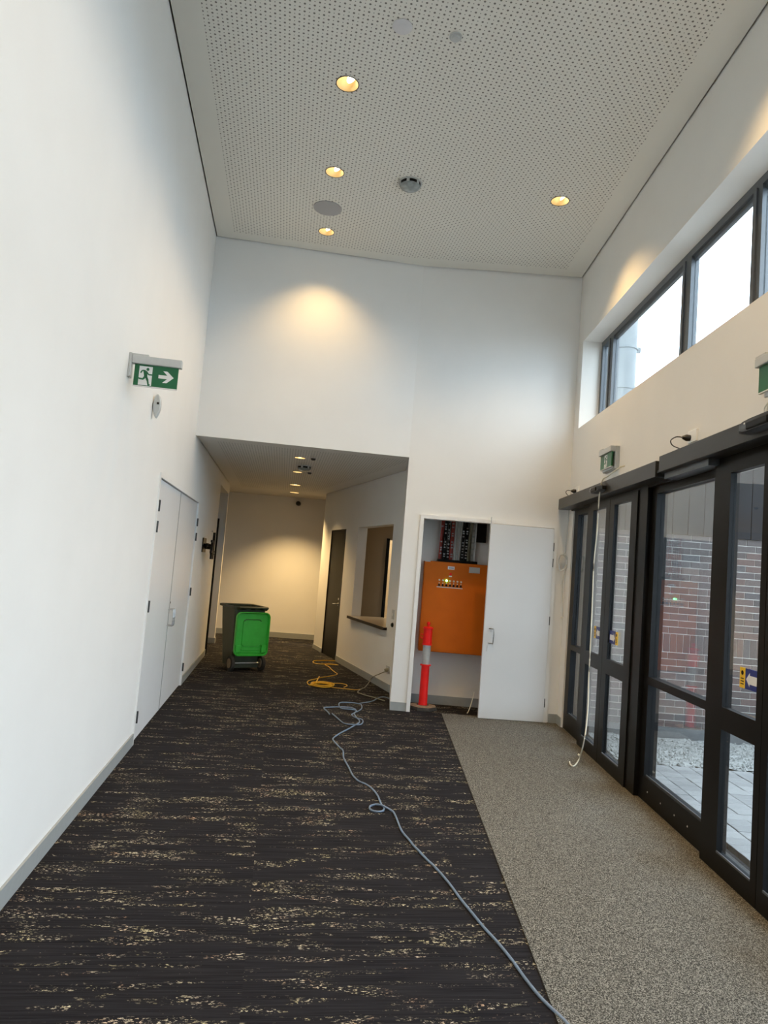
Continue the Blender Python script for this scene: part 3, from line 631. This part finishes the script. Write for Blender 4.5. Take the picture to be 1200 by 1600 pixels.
# ------------------------------------------------------------------ wheelie bin
bn = empty('wheelie_bin', (-1.85, 9.36, 0), math.radians(35), label='dark green wheelie bin with bright green lid hanging open in the corridor', cat='bin')
# local: -y is the handle/hinge side that faces the camera
def tub(w0, d0, z0, w1, d1, z1, b=.03):
    def ring(w, d, z, yo): return [(-w/2+b, -d/2+yo, z), (w/2-b, -d/2+yo, z), (w/2, -d/2+b+yo, z), (w/2, d/2-b+yo, z), (w/2-b, d/2+yo, z), (-w/2+b, d/2+yo, z), (-w/2, d/2-b+yo, z), (-w/2, -d/2+b+yo, z)]
    return ring
R_ = tub(0,0,0,0,0,0)
def loft(rings, cap0=True, cap1=False):
    m = MB(); n = len(rings[0]); v = [p for r in rings for p in r]
    f = [(k*n+i, k*n+(i+1)%n, (k+1)*n+(i+1)%n, (k+1)*n+i) for k in range(len(rings)-1) for i in range(n)]
    if cap0: f.append(tuple(range(n))[::-1])
    if cap1: f.append(tuple(range((len(rings)-1)*n, len(rings)*n)))
    return m.add(v, f)
body = loft([R_(.36,.36,.05,.0), R_(.37,.37,.12,0), R_(.42,.46,.60,.02), R_(.435,.485,.80,.03), R_(.42,.47,.80,.03), R_(.41,.45,.60,.02), R_(.35,.35,.07,0)], True, True)
body.build('body', M['binbody'], bn, True)
loft([R_(.45,.50,.800,.03), R_(.49,.55,.808,.03), R_(.49,.55,.835,.03), R_(.475,.53,.838,.03), R_(.43,.475,.83,.03), R_(.43,.475,.78,.03)], False).build('rim', M['binbody'], bn, True)
MB().tube([(-.20, -.24, .80), (-.20, -.30, .825), (.20, -.30, .825), (.20, -.24, .80)], .014, 8).build('handle', M['binbody'], bn, True)
for x in (-.13, 0, .13): MB().box(x-.02, x+.02, -.30, -.24, .80, .825).build('hinge_lug', M['black'], bn)
MB().tube([(-.21, -.20, .10), (.21, -.20, .10)], .012, 8).build('axle', M['steel'], bn)
for s in (-1, 1):
    wh = MB(T(s*.215, -.20, .10) @ RY(math.pi/2)).lathe([(.075, -.022), (.098, -.02), (.10, -.008), (.10, .008), (.098, .02), (.075, .022)], 28).build('wheel', M['rubber'], bn, True)
    MB(T(s*.215, -.20, .10) @ RY(math.pi/2)).lathe([(.062, -.026), (.062, .026)], 20).build('hub', M['rubberdust'], wh)
MB().box(-.17, .17, -.20, -.13, .04, .10).build('foot_bar', M['binbody'], bn)
# lid: concave panel hanging down behind, underside to the camera
def rr_(w, h, r, y, zc, bulge=0, n=6):
    P = []
    for cx, cz, a0 in ((w/2-r, h/2-r, 0), (-w/2+r, h/2-r, 90), (-w/2+r, -h/2+r, 180), (w/2-r, -h/2+r, 270)):
        for k in range(n+1):
            a = math.radians(a0+90*k/n); P.append((cx+r*math.cos(a), y, zc+cz+r*math.sin(a)))
    return P
ld = loft([rr_(.47,.56,.07,-.285,.49), rr_(.475,.565,.07,-.325,.49), rr_(.46,.55,.065,-.33,.49), rr_(.44,.53,.06,-.315,.49), rr_(.43,.52,.06,-.275,.49), rr_(.27,.36,.04,-.272,.50), rr_(.25,.34,.04,-.295,.50)], True, True)
lid = ld.build('lid', M['binlid'], bn, True)
for s in (-1, 1): MB().bbox(s*.18-.035, s*.18+.035, -.322, -.28, .25, .35, .01).build('corner_pocket', M['binlid'], lid)
for k in range(2): MB().bbox(-.13, .13, -.30, -.278, .245+.035*k, .26+.035*k, .005).build('rib', M['binlid'], lid)
MB().tube([(-.12, -.30, .655), (-.10, -.30, .675), (.10, -.30, .675), (.12, -.30, .655)], .005, 6).build('moulded_line', M['binbody'], lid)

# ------------------------------------------------------------------ cords on the floor
def cord(name, pix, r, mat, lab, sub=4, z=None):
    e = empty(name, (0,0,0), 0, label=lab, cat='cord')
    pts = [at(p[0], p[1], (p[2] if len(p) > 2 else (z or r))) for p in pix]
    MB().tube(pts, r, 8, sub).build('cord', mat, e, True); return e
cord('extension_cord', [(900,1618),(885,1598),(870,1583),(855,1569),(840,1553),(820,1528),(800,1500),(778,1473),(757,1450),(738,1427),(720,1405),(700,1378),(680,1355),(667,1343),(655,1330),(647,1322),(640,1313),(632,1304),(626,1295),(622,1285),(618,1275),(614,1268),(606,1263,.013),(596,1258,.016),(586,1257),(578,1260),(579,1265),(588,1268),(598,1267),(600,1262),(596,1257),(593,1250),(590,1243),(583,1234),(573,1226),(560,1220),(551,1211),(545,1199),(537,1184),(536,1173),(531,1168),(521,1157),(521,1153),(529,1147),(536,1143),(546,1138),(553,1134),(561,1129),(561,1125),(556,1120),(554,1114),(560,1111),(565,1107),(565,1102),(562,1100),(550,1098),(531,1098),(532,1106,.012),(545,1108,.012),(553,1109),(557,1111),(552,1115),(549,1117),(555,1121),(565,1124),(567,1128),(563,1132,.014),(552,1132,.014),(540,1131),(534,1128),(526,1121),(519,1115)], .0058, M['blue'], 'long blue grey extension cord snaking over the dark carpet with a small loop')
cord('extension_cord', [(515,1116),(512,1112),(506,1106),(515,1105),(530,1104.5),(545,1105),(553,1107),(556,1109)], .0058, M['blue'], 'separate short end of blue cord pointing left near the yellow cord')
cord('extension_cord', [(562,1099),(575,1097),(583,1095),(590,1091),(597,1089),(604,1090),(612,1093)], .006, M['blue'], 'dull blue cord end running behind the wall post from the loops')
cord('extension_cord', [(601,1095),(585,1090),(570,1086),(561,1083),(559,1081),(564,1077),(570,1074),(576,1067),(580,1060,.05),(586,1056,.12),(593,1053,.20),(600,1050,.25),(606,1049.5,.262)], .006, M['greycord'], 'olive grey cord rising to the low power outlet on the corridor wall', 4)
ye = cord('extension_cord', [(524,1032.5),(505,1032),(492,1032.5),(489,1034),(491,1036),(500,1037.5),(515,1037.5),(528,1039),(515,1038),(508,1038.5),(514,1042),(518,1046),(523,1050),(527,1053),(523,1055),(512,1057),(500,1059),(493,1061),(484,1063),(480,1066),(483,1070),(488,1071)], .0056, M['yellow'], 'yellow extension cord with a bundled hank lying by the corridor wall')
rg = random.Random(5)
for k in range(9):
    x0, x1 = 486+rg.uniform(-2,2), 520+rg.uniform(-3,3); yc = 1069+rg.uniform(-1.2,1.5); a = rg.uniform(2.2, 3.6); tl = rg.uniform(.5, 1.6)
    P = []
    for q in range(17):
        t = 2*math.pi*q/16; P.append(at((x0+x1)/2+(x1-x0)/2*math.cos(t), yc+a*math.sin(t)+tl*math.cos(t), .008+.008*(k % 4)))
    MB().tube(P, .006, 6, 3).build('hank_loop', M['yellow'], ye, True)
MB().tube([at(494,1068,.05), at(495,1064,.06), at(499,1057,.02)], .008, 6, 3).build('tie', M['yellow'], ye, True)
MB().tube([at(521,1068), at(532,1068), at(541,1070), at(542,1072), at(537,1074)], .0056, 6, 4).build('loop_end', M['yellow'], ye, True)
MB().tube([at(518,1074.5), at(530,1075.5), at(545,1077), at(556,1078), at(565,1077)], .0056, 6, 4).build('tail', M['yellow'], ye, True)

# ------------------------------------------------------------------ ceiling fittings
def downlight(x, y, z, r, lab, power, tilt=(0, 0), grp=None, size=112, on=True):
    e = empty('downlight', (x, y, z), 0, label=lab, cat='downlight', group=grp)
    MB().lathe([(r, -.003), (r+.006, -.003), (r+.006, .0), (r, .0)], 32, cap=False).build('trim_ring', M['hinge'], e, True)
    # tilted reflector cup, open below
    M4 = RX(tilt[0]) @ RY(tilt[1])
    MB().lathe([(r, -.002), (r*.97, .004), (r*.9, .03), (r*.72, .07), (r*.45, .095)], 32, cap=False).build('reflector', M['gold'], e, True)
    MB((T(r*.42, -r*.30, .036) @ RY(-.75)) if z > 3 else T(0, 0, .012)).lathe([(r*(.62 if z > 3 else .8), 0), (r*(.60 if z > 3 else .78), .003)], 28).build('lamp', M['lamp'], e)
    ld_ = bpy.data.lights.new('downlight_beam', 'SPOT'); ld_.energy = power; ld_.color = WARM; ld_.spot_size = math.radians(size); ld_.spot_blend = .9; ld_.shadow_soft_size = .03
    lo = bpy.data.objects.new('downlight_beam', ld_); COL.objects.link(lo); lo.parent = e; lo.location = (0, 0, -.012); lo.rotation_euler = (tilt[0], tilt[1], 0)
    return e
GH = 'gold downlights in the high perforated ceiling'
downlight(-.54, 4.611, H, .077, 'gold downlight nearest the camera in the high ceiling', 58, grp=GH)
downlight(-.713, 5.724, H, .077, 'second gold downlight from the camera in the left row of the high ceiling', 58, grp=GH)
downlight(-.88, 6.813, H, .077, 'gold downlight closest to the high front wall', 50, grp=GH)
downlight(1.282, 5.914, H, .077, 'lone gold downlight nearest the clerestory window', 100, grp=GH)
for (x, y) in HI[4:]: downlight(x, y, H, .077, 'gold downlight in the high ceiling behind the upper photo edge', 95 if x > 1 else 40, grp='gold downlights in the ceiling behind the camera')
GC = 'downlights in the low corridor ceiling'
downlight(-1.12, 8.108, S, .062, 'downlight nearest the soffit edge in the corridor ceiling', 22, grp=GC)
downlight(-1.32, 9.434, S, .062, 'corridor downlight just beyond the low smoke detector', 28, grp=GC)
downlight(-1.571, 11.1, S, .085, 'bright corridor downlight third from the soffit edge', 95, grp=GC)
downlight(-1.75, 12.35, S, .085, 'bright corridor downlight nearest the end wall', 210, grp=GC)
for (x, y) in ((-1.05, 8.10), (-1.24, 9.42)):
    e = empty('ceiling_sensor', (x+.09, y-.01, S), 0, label='small dark sensor beside the %s corridor downlight' % ('nearest' if y < 9 else 'second'), cat='sensor')
    MB().lathe([(.03, 0), (.03, -.008), (.018, -.022)], 20).build('body', M['hinge'], e, True)
def disc(name, x, y, z, prof, mat, lab, cat, n=32):
    e = empty(name, (x, y, z), 0, label=lab, cat=cat); MB().lathe(prof, n).build('cover', mat, e, True); return e
disc('ceiling_speaker', -.826, 6.339, H, [(.135, .0), (.135, -.006), (.12, -.010)], M['speaker'], 'flat grey round speaker grille between the two farthest downlights', 'speaker')
disc('ceiling_speaker', -.165, 4.056, H, [(.062, .0), (.062, -.006), (.050, -.014), (.02, -.016)], plain('pale_plate', (.66,.65,.66), .4, var=.02), 'pale round ceiling plate near the top edge of the photo', 'speaker')
sp = disc('sprinkler_cover', .172, 4.108, H, [(.040, .0), (.040, -.006)], M['greyplastic'], 'small round sprinkler cover right of the pale ceiling plate', 'sprinkler')
MB().lathe([(.028, -.006), (.024, -.022), (.008, -.026)], 24).build('cap', M['greyplastic'], sp, True)
def detector(x, y, z, r, lab):
    e = empty('smoke_detector', (x, y, z), 0, label=lab, cat='smoke detector')
    MB().lathe([(r, 0), (r, -.006), (r*.93, -.010), (r*.88, -.004)], 32).build('base_ring', M['greyplastic'], e, True)
    MB().lathe([(r*.84, -.004), (r*.84, -.030)], 32).build('vent_ring', M['black'], e, True)
    for k in range(6): a = math.pi*k/3+.3; MB(RZ(a)).box(r*.82, r*.88, -.012, .012, -.032, -.004).build('rib', M['greyplastic'], e)
    MB().lathe([(r*.86, -.030), (r*.80, -.042), (r*.55, -.058), (r*.2, -.066)], 32).build('dome', M['lens'], e, True)
detector(-.056, 5.806, H, .105, 'round smoke detector in the middle of the high ceiling')
detector(-1.15, 8.80, S, .10, 'round smoke detector between two corridor downlights')
sc_ = empty('security_camera', (-1.79, 13.28, 2.585), 0, label='small black dome camera high on the corridor end wall', cat='camera')
MB(RX(math.pi/2)).lathe([(.045, -.085), (.045, .0), (.04, .03), (.02, .048)], 20).build('dome', M['blackplastic'], sc_, True)

# fill lamps added out of sight to brighten the office and the room behind
def area(x, y, z, sx, energy, col, lab):
    l = bpy.data.lights.new('added_fill_light', 'AREA'); l.energy = energy; l.color = col; l.size = sx
    o = bpy.data.objects.new('added_fill_light', l); COL.objects.link(o); o.location = (x, y, z)
area(.9, 11.9, 2.60, .6, 60, (1, .84, .6), '')
area(.9, 9.6, 2.60, .5, 2.5, (1, .8, .55), '')

# ------------------------------------------------------------------ outside
YW = 9.05; Z0 = -.245
bw = empty('brick_wall', (0, YW, 0), 0, label='dark clinker brick wall of the neighbouring wing seen through the glass doors', cat='wall')
MB().box(2.25, 8.0, .012, .30, Z0-.2, 2.223).build('backing', M['mortar'], bw)
def mesh_of(mb, name, mat): o = mb.build(name, mat); me = o.data; bpy.data.objects.remove(o); return me
bme = {}
def brick_piece(w_, h_):
    k = (round(w_, 3), round(h_, 3))
    if k not in bme: bme[k] = mesh_of(MB().box(-w_/2, w_/2, 0, .03, -h_/2, h_/2), 'brick', M['brick'])
    return bme[k]
rest = MB(); nb = 0; z = Z0; row = 0
while z < 2.2:
    soldier = row == 11
    if soldier:
        x = 2.27
        while x < 7.9:
            if 2.6 < x < 5.2: o = bpy.data.objects.new('brick', brick_piece(.076, .23)); o.location = (x+.038, 0, z+.115); o.parent = bw; COL.objects.link(o); nb += 1
            else: rest.box(x, x+.076, 0, .03, z, z+.23)
            x += .086
        z += .24
    else:
        x = 2.27 - (.12 if row % 2 else 0)
        while x < 7.9:
            if 2.6 < x+.1 < 5.2 and nb < 298: o = bpy.data.objects.new('brick', brick_piece(.23, .076)); o.location = (x+.115, random.uniform(-.002, .002), z+.038); o.parent = bw; COL.objects.link(o); nb += 1
            elif x > 2.1: rest.box(max(x, 2.26), x+.23, 0, .03, z, z+.076)
            x += .24
        z += .086
    row += 1
rest.build('bricks', M['brick'], bw)['kind'] = 'stuff'
tag(MB().box(2.25, 8.0, YW-.02, YW+.011, Z0-.16, Z0-.005).build('wall_footing', M['footing']), 'dark footing strip along the base of the brick wall', 'footing')
cg = empty('cladding', (0,0,0), 0, label='dark vertical panel cladding above the brick wall', cat='cladding')
MB().box(2.25, 8.0, YW+.02, YW+.3, 2.225, 3.45).build('backing', M['black'], cg)
for k in range(28): MB().box(2.25+k*.205, 2.25+k*.205+.195, YW-.02, YW+.02, 2.225, 3.45).build('panel', M['clad'], cg)
tag(MB().box(2.2, 8.0, YW-.06, YW+3, 3.45, 3.53).build('flat_roof', M['flue']), 'flat metal roof edge over the dark cladding outside', 'roof')
fu = empty('flue_pipe', (3.03, 9.3, 3.53), 0, label='pale galvanised flue pipe seen through the clerestory glass', cat='pipe')
MB().lathe([(.155, 0), (.155, .62), (.165, .62), (.165, .66), (.155, .66), (.155, 2.6)], 32).build('pipe', M['flue'], fu, True)
MB().lathe([(.165, 1.18), (.165, 1.21)], 32, cap=False).build('bracket_ring', M['flue'], fu); MB().box(.155, .21, -.02, .02, 1.16, 1.23).build('bracket_bolt', M['flue'], fu)
# paving
pv = empty('paving', (0,0,0), 0, label='grey concrete paving laid outside the glass doors', cat='paving')
pme = mesh_of(MB().bbox(-.0875, .0875, -.057, .057, -.05, 0, .004), 'paver', M['paver']); rp = MB(); cand = []
for j in range(85):
    for i in range(30):
        x = 2.33+i*.18; y = -3.55+j*.12
        if y > 6.25: continue
        cand.append((x, y))
def vis(x, y): return 2.2 < x < 4.2 and 3.3 < y < 6.3 and x < .56*y+.45 and x > .385*y
cv = sorted([c for c in cand if vis(*c)], key=lambda c: c[0]**2+c[1]**2); sel = set(cv[:300])
for c_ in cand:
    zz = -.035+random.uniform(-.003, .003)
    if c_ in sel:
        o = bpy.data.objects.new('paver', pme); o.location = (c_[0], c_[1], zz); o.parent = pv; COL.objects.link(o)
    else: rp.box(c_[0]-.0875, c_[0]+.0875, c_[1]-.057, c_[1]+.057, zz-.05, zz)
rp.build('pavers', M['paver'], pv)['kind'] = 'stuff'
gr = MB(); nx, ny = 60, 30; rg = random.Random(3)
gv = []; 
for j in range(ny+1):
    for i in range(nx+1):
        x = 2.2+i*5.8/nx; y = 6.30+j*2.70/ny; s = min(1, max(0, (y-6.4)/2.2)); gv.append((x, y, -.05-.33*s+rg.uniform(-.012, .012)))
pass
gr.add(gv, [(j*(nx+1)+i, j*(nx+1)+i+1, (j+1)*(nx+1)+i+1, (j+1)*(nx+1)+i) for j in range(ny) for i in range(nx)])
for k in range(2600):
    x = rg.uniform(2.2, 5.6); y = rg.uniform(6.25, 9.0); s = min(1, max(0, (y-6.4)/2.2)); z = -.045-.33*s; r = rg.uniform(.008, .022)
    gr.add([(x-r, y, z), (x, y-r, z), (x+r, y, z), (x, y+r, z), (x+rg.uniform(-.3,.3)*r, y, z+r*.9), (x, y, z-r)], [(0,1,4),(1,2,4),(2,3,4),(3,0,4),(1,0,5),(2,1,5),(3,2,5),(0,3,5)])
go = gr.build('gravel', M['gravel']); tag(go, 'pale loose gravel bed between the paving and the brick wall', 'gravel', kind='stuff')
tag(MB().box(2.16, 40, -30, 40, -.9, -.5).build('ground', M['concrete']), kind='structure')
tag(MB().box(2.17, 9, -3.7, 6.28, -.5, -.085).build('ground.001', M['gravel']), kind='structure')
tag(MB().box(2.17, 2.25, 7.55, 9.3, -.5, 3.4).box(2.154, 2.22, YR, 7.6, -.5, -.06).build('wall_outside', M['clad']), kind='structure')
